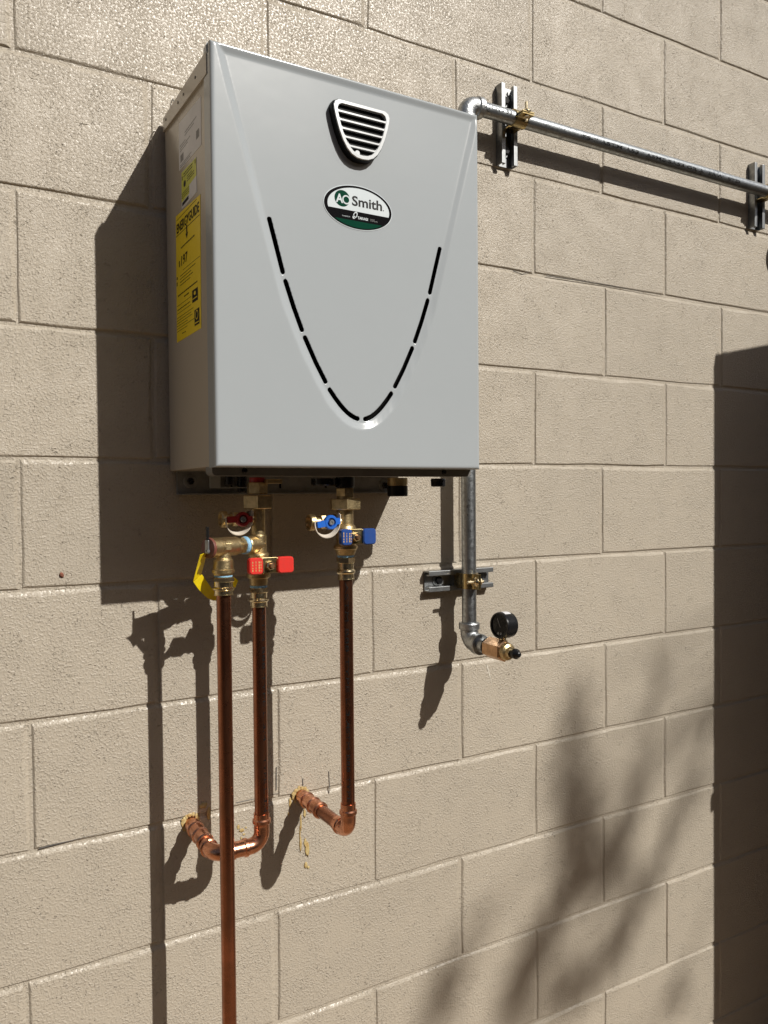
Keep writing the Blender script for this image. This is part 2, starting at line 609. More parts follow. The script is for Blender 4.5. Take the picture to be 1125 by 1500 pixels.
for j in range(nz - 1):
    for i in range(nx - 1):
        fs.append((j * nx + i, j * nx + i + 1, (j + 1) * nx + i + 1, (j + 1) * nx + i))
rim = [i for i in range(nx)] + [j * nx + nx - 1 for j in range(1, nz)] + [(nz - 1) * nx + i for i in range(nx - 2, -1, -1)] + [j * nx for j in range(nz - 2, 0, -1)]
nf = len(fs)
o0 = len(vs)
for i in rim:
    q = vs[i].copy()
    q.y = -.2235
    vs.append(q)
n = len(rim)
for k in range(n):
    fs.append((rim[k], o0 + k, o0 + (k + 1) % n, rim[(k + 1) % n]))
fs.append(tuple(range(o0, o0 + n)))
fm = MB()
fm.add(vs, fs[:nf], True)
fm.f += [tuple(f) for f in fs[nf:]]
fm.sm += [False] * (len(fs) - nf)
cover = fm.build('front_cover', [M['paint'], M['pocket']], htr)

# slots: capsules following the shield line, cut as pockets
def slotpath(a0, a1, side, n=9):
    p = []
    for i in range(n):
        a = a0 + (a1 - a0) * i / (n - 1)
        p.append(V((XC + side * a, zc(a))))
    return p
def capsule(path, r):
    n = len(path)
    L, Rr = [], []
    for i in range(n):
        d = (path[min(i + 1, n - 1)] - path[max(0, i - 1)]).normalized()
        nn = V((-d.y, d.x))
        L.append(path[i] + nn * r)
        Rr.append(path[i] - nn * r)
    def cap(c, d):
        a0 = math.atan2(-d.x, d.y) if 0 else math.atan2(d.y, d.x)
        return [c + V((math.cos(a0 + t), math.sin(a0 + t))) * r for t in (R(60), R(30), 0, R(-30), R(-60))]
    dend = (path[-1] - path[-2]).normalized()
    dst = (path[0] - path[1]).normalized()
    poly = Rr[:1] + [] 
    poly = L + cap(path[-1], dend) + Rr[::-1] + cap(path[0], dst)
    return [(q.x, q.y) for q in poly]
cut = MB()
FM = face_front(0, HY, 0)
SLOTS = [(.1262, .1480), (.0970, .1240), (.0595, .0940), (.0055, .0545)]
for side in (-1, 1):
    for a0, a1 in SLOTS:
        pts = slotpath(a0 + .001, a1 - .001, side)
        cut.prism(capsule(pts, .0036), FM, -.014, .004)
cutter = cut.build('slot_cutter', [M['pocket']])
md = cover.modifiers.new('slots', 'BOOLEAN')
md.operation = 'DIFFERENCE'
md.object = cutter
md.solver = 'EXACT'
md.material_mode = 'TRANSFER'
bpy.context.view_layer.update()
cutter.location = BASE[htr.name] * 0
dg = bpy.context.evaluated_depsgraph_get()
nm = bpy.data.meshes.new_from_object(cover.evaluated_get(dg))
cover.modifiers.clear()
cover.data = nm
bpy.data.objects.remove(cutter)

# top lip of the cover
mb = MB()
mb.prism(rrect(HX0 - .0015, .548, HX1 + .0015, .5672, .006), face_front(0, -.2345, 0), -.002, .0065)
mb.build('cover_lip', M['paint'], htr)

# bottom tray, set back under the cover
tray = MB()
tray.prism(rrect(HX0 + .0035, -.0338, HX1 + .0005, -.012, .0065), face_front(0, -.2262, 0), -.030, 0)
tray = tray.build('bottom_tray', M['lip'], htr)
for x in (.2752, .6240):
    mb = MB().lathe((x, -.2260, -.0265), (0, -1, 0), [(0, .0042), (.0016, .0040), (.0026, .0024), (.0028, .0)], 16)
    mb.box((x - .0026, -.2294, -.0270), (x + .0026, -.2286, -.0260))
    mb.build('screw', M['black'], tray)

# flue grille
GC = .4545
half = [(0, .4405), (.010, .4415), (.019, .4455), (.027, .4530), (.034, .4640), (.0405, .4790), (.0455, .4950), (.0487, .5080), (.0495, .5150), (.0470, .5210), (.0410, .5243)]
def outline(k=1.0, cz=.486):
    h = [(a * k, cz + (z - cz) * k) for a, z in half]
    return [(GC + a, z) for a, z in h] + [(GC - a, z) for a, z in reversed(h) if a > 0]
grille = MB()
for d0, d1, k0, k1 in ((-.002, .010, 1.0, 1.0), (.010, .0125, 1.0, .985)):
    po, pi = outline(k0), outline(k1)
    n = len(po)
    Mf = face_front(0, HY + HOLLOW, 0)
    grille.add([Mf @ V((a, b, d0)) for a, b in po] + [Mf @ V((a, b, d1)) for a, b in pi], [(j, (j + 1) % n, n + (j + 1) % n, n + j) for j in range(n)], True)
grille.add([Mf @ V((a, b, .0085)) for a, b in outline(.985)], [tuple(range(n))])
grille = grille.build('exhaust_grille', M['blackgrille'], htr)
fr = MB()
po, pm, pi = outline(.972), outline(.955), outline(.845, .487)
pi2 = outline(.83, .487)
ring = []
for poly, d in ((po, .0095), (po, .0135), (pm, .0146), (pi, .0146), (pi2, .0136), (pi2, .0095)):
    ring.append([Mf @ V((a, b, d)) for a, b in poly])
vv = [q for r_ in ring for q in r_]
fr.add(vv, [(k * n + j, k * n + (j + 1) % n, (k + 1) * n + (j + 1) % n, (k + 1) * n + j) for k in range(5) for j in range(n)])
fr.build('grille_frame', M['silver'], grille)
def halfw(z):
    h = [(a * .84, .487 + (q - .487) * .84) for a, q in half]
    best = 0
    for (a0, z0), (a1, z1) in zip(h[:-1], h[1:]):
        if z0 <= z <= z1 and z1 > z0:
            best = a0 + (a1 - a0) * (z - z0) / (z1 - z0)
    return best
for z in (.4585, .4705, .4825, .4945, .5065):
    hw = halfw(z) + .0015
    t, fl = .00125, .0042
    poly = []
    for sx, up in ((1, 1), (-1, 1), (-1, -1), (1, -1)):
        arcp = []
        for i in range(5):
            a = R(90 * i / 4)
            arcp.append((sx * (hw - fl + fl * math.sin(a)), up * (t + fl * (1 - math.cos(a)))))
        if sx * up > 0:
            arcp = arcp[::-1]
        poly += [(GC + a, z + b) for a, b in arcp]
    MB().prism(poly, Mf, .0105, .0140).build('slat', M['silver'], grille)
MB().prism(ellipse(GC - .0075, .4515, .0040, .0036, 20), Mf, .009, .0118).build('latch_tab', M['silver'], grille)

# oval brand plate
OC, OZ = .4538, .3738
OA, OB = .0582, .0322
yO = HY + HOLLOW
plate = MB().prism(ellipse(OC, OZ, OA + .0012, OB + .0012, 64), face_front(0, yO, 0), -.001, .0006).build('brand_plate', M['paper'], htr)
FO = lambda d: face_front(0, yO - d, 0)
MB().prism(ellipse(OC, OZ, OA, OB, 64), FO(.0006), 0, .0003).build('plate_ground', M['gloss'], plate)
MB().prism(ellipse(OC + .0006, OZ - .0002, OA - .0050, OB - .0030, 64, lo=OZ - .0062), FO(.0009), 0, .0002).build('plate_field', M['paper'], plate)
MB().prism(ellipse(OC, OZ, OA - .0030, OB - .0016, 64, hi=OZ - .0205), FO(.0009), 0, .0002).build('plate_band', M['green'], plate)
cxl, czl = OC - .0280, OZ + .0096
MB().prism(ellipse(cxl, czl, .0130, .0122, 40), FO(.0011), 0, .0002).build('logo_disc', M['green'], plate)
text('logo_letters', 'A', FO(.0015) @ Matrix.Translation((cxl - .0048, czl - .0006, 0)), .0122, .0132, M['paper'], plate, .03)
# ring-shaped O that breaks the disc's edge
def ringmesh(cx, cz, ro, ri, d0, d1, Mx, n=36, sy=1.0):
    mb = MB()
    vs = []
    for d in (d0, d1):
        for rr in (ro, ri):
            vs += [Mx @ V((cx + rr * math.cos(2 * math.pi * i / n), cz + sy * rr * math.sin(2 * math.pi * i / n), d)) for i in range(n)]
    f = []
    for i in range(n):
        j = (i + 1) % n
        f += [(2 * n + i, 2 * n + j, 3 * n + j, 3 * n + i), (i, j, 2 * n + j, 2 * n + i), (n + i, n + j, 3 * n + j, 3 * n + i)]
    return mb.add(vs, f)
ringmesh(cxl + .0068, czl - .0012, .0069, .0048, 0, .0002, FO(.0014)).build('logo_letters', M['paper'], plate)
text('plate_lettering', 'Smith', FO(.0012) @ Matrix.Translation((OC + .0148, OZ + .0093, 0)), .0525, .0152, M['ink'], plate, .022)
MB().prism(ellipse(OC + .0435, OZ + .0030, .0009, .0009, 12), FO(.0011), 0, .0002).build('plate_lettering', M['ink'], plate)
text('plate_lettering', 'TAKAGI', FO(.0012) @ Matrix.Translation((OC + .0068, OZ - .0152, 0)), .0180, .0042, M['paper'], plate, .03)
text('plate_lettering', 'POWERED BY', FO(.0012) @ Matrix.Translation((OC - .0215, OZ - .0160, 0)), .0135, .0016, M['paper'], plate)
text('plate_lettering', 'TANKLESS\nWATER HEATERS', FO(.0012) @ Matrix.Translation((OC + .0262, OZ - .0153, 0)), .0135, .0036, M['greyink'], plate)
lm = FO(.0012) @ Matrix.Translation((OC - .0060, OZ - .0118, 0)) @ Matrix.Rotation(R(-28), 4, 'Z')
ringmesh(0, 0, .0032, .0020, 0, .0002, lm, 24, 1.75).build('plate_lettering', M['paper'], plate)
lm = FO(.0012) @ Matrix.Translation((OC - .0086, OZ - .0155, 0))
ringmesh(0, 0, .0023, .0011, 0, .0002, lm, 20, 1.1).build('plate_lettering', M['paper'], plate)

# stickers on the left side
SX = HX0 + .0025
def FL(d):
    return face_left(SX - d, 0, 0)
rs = random.Random(11)
def fine_print(mb, s0, s1, z0, step, n, hgt=.0012, d=.0005, jag=.5):
    """rows of small unreadable words as short printed dashes"""
    z = z0
    for k in range(n):
        s = s0
        end = s1 - (s1 - s0) * rs.random() * jag
        while s < end:
            ww = rs.uniform(.003, .009)
            mb.prism([(s, z), (min(s + ww, end), z), (min(s + ww, end), z + hgt), (s, z + hgt)], FL(d), 0, .0001)
            s += ww + .0014
        z -= step
    return mb
# white instruction sheet
wl = MB().prism([(.0870, .4430), (.2005, .4405), (.2020, .5085), (.0885, .5150)], FL(0), -.0005, .0004).build('instruction_label', M['white'], htr)
mb = MB()
fine_print(mb, .120, .198, .4885, .0042, 2)
fine_print(mb, .094, .150, .4770, .0040, 3)
fine_print(mb, .094, .196, .4475, .0030, 2, .0010)
mb.prism([(.096, .452), (.112, .452), (.112, .463), (.096, .463)], FL(.0005), 0, .0001)
mb.prism([(.178, .456), (.192, .456), (.192, .468), (.178, .468)], FL(.0005), 0, .0001)
mb.build('fine_print', M['greyink'], wl)
# lime warning label
ll = MB().prism([(.0990, .3805), (.1765, .3815), (.1765, .4320), (.1000, .4360)], FL(0), -.0005, .0005).build('warning_label', M['white'], htr)
MB().prism([(.0995, .4020), (.1760, .4055), (.1760, .4315), (.1002, .4355)], FL(.0005), 0, .0001).build('label_field', M['lime'], ll)
MB().prism([(.0995, .3900), (.1400, .3915), (.1400, .4035), (.0995, .4018)], FL(.0005), 0, .0001).build('label_field', M['lime'], ll)
mb = MB()
fine_print(mb, .112, .160, .4285, .0040, 2, .0014, .0007)
fine_print(mb, .130, .170, .4195, .0036, 3, .0012, .0007)
fine_print(mb, .101, .140, .4015, .0032, 3, .0010, .0007, .1)
mb.prism(ellipse(.117, .4135, .006, .0048, 16), FL(.0007), 0, .0001)
mb.prism([(.103, .4225), (.106, .4225), (.106, .4285), (.103, .4285)], FL(.0007), 0, .0001)
mb.prism([(.170, .4245), (.173, .4245), (.173, .4300), (.170, .4300)], FL(.0007), 0, .0001)
mb.prism([(.103, .3835), (.136, .3845), (.136, .3895), (.103, .3885)], FL(.0007), 0, .0001)
mb.build('fine_print', M['ink'], ll)
# yellow energy guide
eg = MB().prism([(.0610, .1815), (.1885, .1815), (.1930, .3725), (.0650, .3795)], FL(0), -.0005, .0006).build('energy_label', M['guide'], htr)
text('label_lettering', 'ENERGYGUIDE', FL(.0008) @ Matrix.Translation((.1290, .3570, 0)), .1180, .0150, M['ink'], eg, .022)
mb = MB()
fine_print(mb, .070, .180, .3705, .003, 1, .0009, .0007, .1)
mb.prism([(.066, .3462), (.190, .3440), (.190, .3450), (.066, .3472)], FL(.0007), 0, .0001)
mb.prism([(.1215, .3490), (.1275, .3490), (.1275, .3370), (.1310, .3370), (.1245, .3280), (.1180, .3370), (.1215, .3370)], FL(.0007), 0, .0001)
fine_print(mb, .092, .165, .3215, .003, 1, .0020, .0007, .05)
mb.prism([(.100, .2865), (.188, .2850), (.188, .2856), (.100, .2871)], FL(.0007), 0, .0001)
fine_print(mb, .085, .175, .2800, .0048, 4, .0011, .0007, .5)
mb.prism([(.066, .2790), (.071, .2790), (.071, .2830), (.066, .2830)], FL(.0007), 0, .0001)
mb.prism([(.066, .2690), (.070, .2690), (.070, .2750), (.066, .2750)], FL(.0007), 0, .0001)
fine_print(mb, .072, .176, .2515, .0070, 1, .0019, .0007, .02)
fine_print(mb, .105, .132, .2440, .0070, 1, .0019, .0007, .02)
mb.prism([(.148, .2255), (.176, .2255), (.176, .2440), (.148, .2440)], FL(.0007), 0, .0001)
for z in (.2370, .2250):
    mb.prism([(.066, z), (.142, z), (.142, z + .0006), (.066, z + .0006)], FL(.0007), 0, .0001)
fine_print(mb, .068, .140, .2300, .006, 1, .0013, .0007, .1)
fine_print(mb, .064, .165, .2180, .0042, 6, .0008, .0007, .6)
fine_print(mb, .092, .112, .1900, .003, 1, .0012, .0007, .0)
mb.prism([(.158, .1895), (.182, .1895), (.182, .2130), (.158, .2130)], FL(.0007), 0, .0001)
mb.build('fine_print', M['ink'], eg)
text('label_lettering', '$', FL(.0008) @ Matrix.Translation((.0830, .3000, 0)), None, .0100, M['ink'], eg, .01)
text('label_lettering', '197', FL(.0008) @ Matrix.Translation((.1100, .3020, 0)), .0330, .0150, M['ink'], eg, .01)
mb = MB()
mb.add(ringmesh(.170, .2045, .0070, .0055, 0, .0001, FL(.0009), 20).v, ringmesh(.170, .2045, .0070, .0055, 0, .0001, FL(.0009), 20).f)
mb.prism([(.150, .2300), (.174, .2300), (.174, .2315), (.150, .2315)], FL(.0009), 0, .0001)
mb.prism(ellipse(.162, .2380, .005, .003, 12), FL(.0009), 0, .0001)
mb.prism([(.160, .1925), (.180, .1925), (.180, .1940), (.160, .1940)], FL(.0009), 0, .0001)
mb.build('emblem', M['guide'], eg)

# wall bracket, bottom ports
br = MB()
br.box((.2372, -.0065, -.0590), (.6500, -.0025, .015), .0008)
br.box((.2372, -.0140, -.0605), (.6500, -.0025, -.0580), .0006)
br = br.build('mounting_bracket', M['bracket'], htr)
for x, z in ((.2590, -.038), (.6350, -.046)):
    MB().lathe((x, -.0065, z), (0, -1, 0), [(0, .0115), (.002, .0115), (.0026, .0105)], 24).build('washer', M['bracket'], br)
    MB().hexa((x, -.0090, z), (0, -1, 0), 0, .005, .0062).build('bolt', M['black'], br)
for x in (.42, .33, .51):
    MB().box((x, -.0075, -.050), (x + .003, -.0064, -.036)).build('slot', M['pocket'], br)
mb = MB().box((.2835, -.040, -.0500), (.3010, -.036, -.010)).box((.3010, -.040, -.0500), (.3500, -.010, -.0485))
mb.build('hanger_tab', M['paint'], htr)
MB().lathe((.3420, -.030, -.020), (0, 0, -1), [(0, .008), (.036, .008), (.038, .006)], 16).build('drain_plug', M['black'], htr)
MB().lathe((.3080, -.065, -.030), (0, 0, -1), [(0, .007), (.014, .007), (.015, .005)], 16).build('drain_plug', M['black'], htr)
gi = MB().lathe((.597, -.120, -.034), (0, 0, -1), [(0, .0180), (.012, .0180), (.012, .0165), (.014, .0165)], 24).build('gas_inlet', M['brass'], htr)
MB().lathe((.597, -.120, -.048), (0, 0, -1), [(0, .0182), (.017, .0182), (.0185, .0170)], 24).build('cap', M['black'], gi)
MB().lathe((.6635, -.150, -.0355), (0, 0, -1), [(0, .0125), (.003, .0140), (.005, .0135), (.0135, .0130), (.0145, .0115)], 24).build('cable_gland', M['black'], htr)
MB().lathe((.4350, -.160, -.036), (0, 0, -1), [(0, .0220), (.010, .0220), (.012, .0200)], 24).build('filter_cap', M['black'], htr)
hc = MB().lathe((.333, -.126, -.034), (0, 0, -1), [(0, .0125), (.010, .0125)], 20).build('hot_port', M['darkred'], htr)
MB().box((.340, -.150, -.0440), (.366, -.128, -.0370), .001).build('clip', M['brass'], hc)
MB().lathe((.4672, -.170, -.034), (0, 0, -1), [(0, .0155), (.016, .0155), (.017, .014)], 22).build('cold_port', M['black'], htr)
# thin wire eye above the lid
wire = [V((.228, -.045, .555)) + V((0, -.012 * math.cos(a), .016 * math.sin(a))) for a in [R(q) for q in range(0, 181, 15)]]
MB().tube(wire, .0008, 6).build('wire_eye', M['strut'], htr)

# ------------------------------------------------------------------ valves and fittings
def press_end(mb_, x, y, z0, z1, sc=1.0):
    """brass press socket between z0 (top) and z1 (bottom): hex, barrel, bead, collar"""
    L = z0 - z1
    mb_.hexa((x, y, z0), (0, 0, -1), 0, L * .27, .0158 * sc, R(10))
    mb_.lathe((x, y, z0), (0, 0, -1), [(L * .27, .0132 * sc), (L * .53, .0132 * sc), (L * .57, .0146 * sc), (L * .62, .0158 * sc), (L * .68, .0158 * sc), (L * .72, .0146 * sc),
                                       (L * .75, .0134 * sc), (L * .95, .0134 * sc), (L * .97, .0142 * sc), (L, .0142 * sc), (L, .0112)], 30)

def lever_handle(root, x, y, z, vin, w0, w1):
    """flat lever across the valve: plated strip, two dipped vinyl ends, nut and stem"""
    h = MB().box((x - .026, y - .0012, z - .0115), (x + .031, y + .0012, z + .0115), .0005)
    h.box((x - .012, y - .0012, z + .0105), (x + .012, y + .020, z + .0125), .0005)
    h = h.build('handle', M['zinc'], root)
    for a, b in w0, w1:
        MB().prism(rrect(x + a, z - .0128, x + b, z + .0128, .0052, 4), face_front(0, y, 0), -.0042, .0046).build('grip', vin, h)
        hi = MB()
        po, pi_ = rrect(x + a, z - .0128, x + b, z + .0128, .0052, 4), rrect(x + a + .0015, z - .0113, x + b - .0015, z + .0113, .0042, 4)
        n_ = len(po)
        F_ = face_front(0, y, 0)
        hi.add([F_ @ V((p_[0], p_[1], .0046)) for p_ in po] + [F_ @ V((p_[0], p_[1], .0062)) for p_ in pi_],
               [(j, (j + 1) % n_, n_ + (j + 1) % n_, n_ + j) for j in range(n_)] + [tuple(range(n_, 2 * n_))])
        hi.build('grip', vin, h)
    MB().hexa((x, y - .001, z), (0, -1, 0), 0, .0065, .0072, .3).build('nut', M['brass2'], h)
    MB().lathe((x, y - .0075, z), (0, -1, 0), [(0, .0036), (.005, .0036), (.0058, .0028)], 16).build('stem', M['bronze'], h)
    mb = MB()
    for k, (u, hh) in enumerate(((-.65, .0007), (-.1, .0005), (.45, .0009), (.75, .0005))):
        ua = x + (w0[0] + w0[1]) / 2 + u * .0095
        for q in range(4):
            mb.box((ua - hh, y - .0065, z - .008 + q * .0042), (ua + hh, y - .0061, z - .008 + q * .0042 + rs.uniform(.0018, .0034)))
    mb.build('grip_print', M['gold'], h)

def drain_cock(root, x, y, z, length, knob_x, knob_mat, ring_mat, arm):
    """side outlet pointing left with a cap, a round lever and a hanging retainer strap"""
    d = MB().lathe((x, y, z), (-1, 0, 0), [(0, .0085), (length * .35, .0085), (length * .35, .0105), (length * .62, .0105), (length * .62, .0085), (length, .0085)], 22)
    d.hexa((x, y, z), (-1, 0, 0), length * .62, length * .78, .0125)
    d = d.build('drain_cock', M['brass'], root)
    cx = x - length
    MB().lathe((cx + .004, y, z), (-1, 0, 0), [(0, .0118), (.001, .0132), (.0085, .0132), (.0100, .0122), (.0100, .0095), (.006, .0085)], 28).build('cap', ring_mat, d)
    kn = MB().lathe((knob_x, y - .0095, z), (0, -1, 0), [(0, .0108), (.0035, .0116), (.0075, .0116), (.0095, .0104), (.0095, .0074), (.006, .0064)], 28)
    a = arm
    Mk = face_front(knob_x, y - .0105, z) @ Matrix.Rotation(a, 4, 'Z')
    kn.prism(rrect(.008, -.0050, .0245, .0050, .0016, 3), Mk, 0, .0080)
    kn.prism(rrect(-.0155, -.0050, -.008, .0050, .0016, 3), Mk, 0, .0080)
    kn.build('knob', knob_mat, d)
    MB().lathe((knob_x, y - .0150, z), (0, -1, 0), [(0, .0048), (.004, .0048), (.0052, .0040), (.0052, .0018), (.004, .0012)], 16).build('screw', M['strut'], d)
    # retainer strap: collar by the body, sagging loop to the cap
    pts, wd = [], []
    xa, xb = knob_x + .017, cx - .002
    for i in range(25):
        t = i / 24
        a_ = math.pi * t
        px = (xa + xb) / 2 + (xa - xb) / 2 * math.cos(a_)
        pz = z + .011 * (1 - 2 * t) * (1 - t) - .025 * math.sin(a_) ** .8 + .003
        py = y - .012 - .004 * math.sin(a_)
        pts.append((px, py, pz))
        wd.append((0, .0034 * .5, .0034) if 0 else (0, .0045, .0022))
    MB().ribbon(pts, wd, .0012).build('strap', M['strap'], d)
    mb = ringmesh(0, 0, .0125, .0100, -.002, .002, Matrix.Translation((knob_x + .0165, y, z)) @ Matrix.Rotation(R(90), 4, 'Y'), 28)
    mb.build('strap', M['strap'], d)

# ---- hot side
HXC, HYC = .333, -.126
hot = thing('hot_water_valve', 'brass isolation valve with bright red lever, below the heater', 'valve', (HXC, HYC, -.1405))
MB().hexa((HXC, HYC, -.0360), (0, 0, -1), .006, .0245, .0172, .2).build('inlet_fitting', M['brass'], hot)
MB().hexa((HXC, HYC, -.0625), (0, 0, -1), 0, .0212, .0252, .35).build('union_nut', M['brass'], hot)
HD = V((-.0678, -.029, 0)).normalized()
hc_ = V((HXC, HYC, -.1405))
b_ = MB().lathe((HXC, HYC, -.0830), (0, 0, -1), [(0, .0118), (.0415, .0118), (.0440, .0135), (.0690, .0135), (.0715, .0165), (.0745, .0172), (.0780, .0150), (.1000, .0150),
                                                 (.1050, .0190), (.1100, .0190), (.1120, .0150), (.1220, .0140), (.1235, .0125)], 32)
b_.lathe(hc_ - HD * .004, HD, [(0, .0138), (.0285, .0146), (.0300, .0140)], 30)
b_.lathe((HXC, HYC, -.1710), (0, -1, 0), [(.008, .0105), (.030, .0095), (.034, .0075), (.042, .0055)], 22)
b_.build('body', M['brass'], hot)
MB().lathe((HXC, HYC, -.2062), (0, 0, -1), [(0, .0136), (.003, .0138), (.004, .0128)], 28).build('thread_seal', M['tape'], hot)
mb = MB()
press_end(mb, HXC, HYC, -.2095, -.2405)
mb.build('press_socket', M['brass2'], hot)
lever_handle(hot, HXC + .0015, HYC - .044, -.1712, M['red'], (-.0350, -.0125), (.0120, .0385))
drain_cock(hot, HXC, HYC, -.0995, .056, HXC - .031, M['darkred'], M['brass'], R(180))

# ---- relief valve
rel = thing('relief_valve', 'horizontal brass pressure relief valve with lever end, left of red lever', 'valve', (.2652, -.155, -.1405))
MB().lathe(hc_, HD, [(.0262, .0128), (.0275, .0140), (.0320, .0138), (.0335, .0124)], 28).build('thread_seal', M['tape'], rel)
rb_ = MB().hexa(hc_, HD, .0335, .0400, .0140, .2)
rb_.lathe(hc_, HD, [(.0400, .0118), (.0450, .0126), (.0490, .0145), (.0840, .0148), (.0848, .0140), (.0858, .0148), (.0980, .0150), (.0985, .0146)], 32)
oc = V((.2652, -.155, -.1405))
rb_.lathe(oc, (0, 0, -1), [(.006, .0115), (.0160, .0120), (.0200, .0150), (.0330, .0156), (.0345, .0172), (.0390, .0172), (.0400, .0150), (.0425, .0145)], 30)
rb_.build('body', M['brass'], rel)
# cast boss on the tee
MB().box((-.0045, -.0052, -.0012), (.0045, .0052, .0012), .0006, mtx=Matrix.Translation(oc + V((.004, -.0150, .001))) @ Matrix.Rotation(R(90), 4, 'X')).build('cast_mark', M['brass'], rel)
MB().lathe(hc_ + HD * .0985, HD, [(0, .0150), (.0015, .0158), (.0035, .0158), (.0050, .0148), (.0050, .0100)], 30).build('end_cap', M['oring'], rel)
MB().lathe((.2652, -.155, -.1828), (0, 0, -1), [(0, .0136), (.0025, .0138), (.0035, .0128)], 28).build('thread_seal', M['tape'], rel)
mb = MB()
press_end(mb, .2652, -.155, -.1862, -.2135, 1.08)
mb.build('press_socket', M['brass2'], rel)
le = hc_ + HD * .1045
lv = MB()
LMx = Matrix.Translation(le) @ Matrix.Rotation(math.atan2(HD.y, HD.x), 4, 'Z')
lv.box((-.0015, -.0040, -.0085), (.0015, .0040, .0120), .0012, mtx=LMx)
lv.lathe(le + V((0, 0, -.004)), (0, -1, 0), [(-.006, .0024), (.006, .0024)], 12)
lv = lv.build('lever', M['strut'], rel)
MB().box((-.0024, -.0022, .0115), (.0010, .0022, .0320), .0008, mtx=LMx).build('lever_tip', M['black'], lv)

# yellow tag twisted round the outlet
tg, tw = [(0.2313, -0.166, -0.1485), (0.2318, -0.15, -0.166), (0.2308, -0.135, -0.1869)], [(0.0073, 0.003, 0.0017), (0.0084, 0.004, 0.0023), (0.009, 0.004, 0.0056)]
tg2, tw2 = [(0.2312, -0.1335, -0.187), (0.2415, -0.134, -0.2023), (0.2545, -0.133, -0.2159), (0.2701, -0.132, -0.2182), (0.2831, -0.133, -0.2083), (0.2922, -0.136, -0.1926)], [(0.009, -0.003, 0.0068), (0.0078, -0.004, 0.0079), (0.0039, -0.004, 0.009), (0.0006, -0.002, 0.009), (-0.005, 0, 0.0073), (-0.0045, 0, 0.004)]
def smooth_path(p, k=4):
    p = [V(q) for q in p]
    out = []
    for i in range(len(p) - 1):
        a, b, c, d = p[max(i - 1, 0)], p[i], p[i + 1], p[min(i + 2, len(p) - 1)]
        for j in range(k):
            t = j / k
            out.append(.5 * ((2 * b) + (c - a) * t + (2 * a - 5 * b + 4 * c - d) * t * t + (3 * b - a - 3 * c + d) * t ** 3))
    out.append(p[-1])
    return out
tag(MB().ribbon(smooth_path(tg), [q * .8 for q in smooth_path(tw)], .0005).ribbon(smooth_path(tg2), [q * .72 for q in smooth_path(tw2)], .0005).build('warning_tag', M['yellow']), 'yellow plastic tag looped under the relief valve', 'tag')

# ---- cold side
CX, CY = .4672, -.170
cold = thing('cold_water_valve', 'brass isolation valve with blue lever, below the heater', 'valve', (CX, CY, -.13))
MB().hexa((CX, CY, -.0515), (0, 0, -1), 0, .0150, .0158, .5).build('inlet_fitting', M['brass'], cold)
MB().hexa((CX, CY, -.0690), (0, 0, -1), 0, .0178, .0268, .35).build('union_nut', M['brass'], cold)
b_ = MB().lathe((CX, CY, -.0660), (0, 0, -1), [(0, .0135), (.0030, .0135)], 26)
b_.lathe((CX, CY, -.0865), (0, 0, -1), [(0, .0132), (.0240, .0132), (.0270, .0158), (.0310, .0172), (.0340, .0150), (.0560, .0150), (.0600, .0196), (.0640, .0196), (.0655, .0178), (.0740, .0150), (.0748, .0136)], 32)
b_.lathe((CX, CY, -.1300), (0, -1, 0), [(.008, .0105), (.026, .0095), (.032, .0075), (.040, .0055)], 22)
b_.build('body', M['brass'], cold)
MB().lathe((CX, CY, -.1613), (0, 0, -1), [(0, .0136), (.0025, .0138), (.0035, .0128)], 28).build('thread_seal', M['tape'], cold)
mb = MB()
press_end(mb, CX, CY, -.1646, -.2010, .98)
mb.build('press_socket', M['brass2'], cold)
lever_handle(cold, CX - .0020, CY - .038, -.1298, M['blue'], (-.0270, -.0080), (.0120, .0350))
drain_cock(cold, CX, CY, -.1065, .060, CX - .034, M['brightblue'], M['brass'], R(188))

# ------------------------------------------------------------------ copper pipes
CR = .0111
def collar(mb_, o, ax, L, big=1.0, ridges=1):
    """pressed copper collar with a raised bead near its mouth"""
    pr = [(0, CR * 1.02), (0, CR * 1.13)]
    for k in range(ridges):
        a = L * (k + .28) / ridges
        w_ = L * .16 / ridges
        pr += [(a - w_, CR * 1.13), (a - w_ * .4, CR * 1.30 * big), (a + w_ * .4, CR * 1.30 * big), (a + w_, CR * 1.13)]
    pr += [(L, CR * 1.13), (L, CR * 1.02)]
    mb_.lathe(o, ax, pr, 30)

def bend_mark(cx, cy, r, ang0, zc_):
    """wrap lettering lengthwise on a vertical pipe: u runs down the pipe, v goes round it"""
    def f(q):
        th = ang0 + q.y / r
        rr = r + .00012 + q.z
        return V((cx + rr * math.cos(th), cy + rr * math.sin(th), zc_ - q.x))
    return f

drain = thing('drain_pipe', 'long tarnished copper pipe dropping from the relief valve past the frame', 'pipe', (.2652, -.155, -1.50))
MB().tube([(.2652, -.155, -.2050), (.2652, -.1553, -.8), (.2645, -.1556, -1.50)], CR, 28).build('tube', M['tube'], drain)

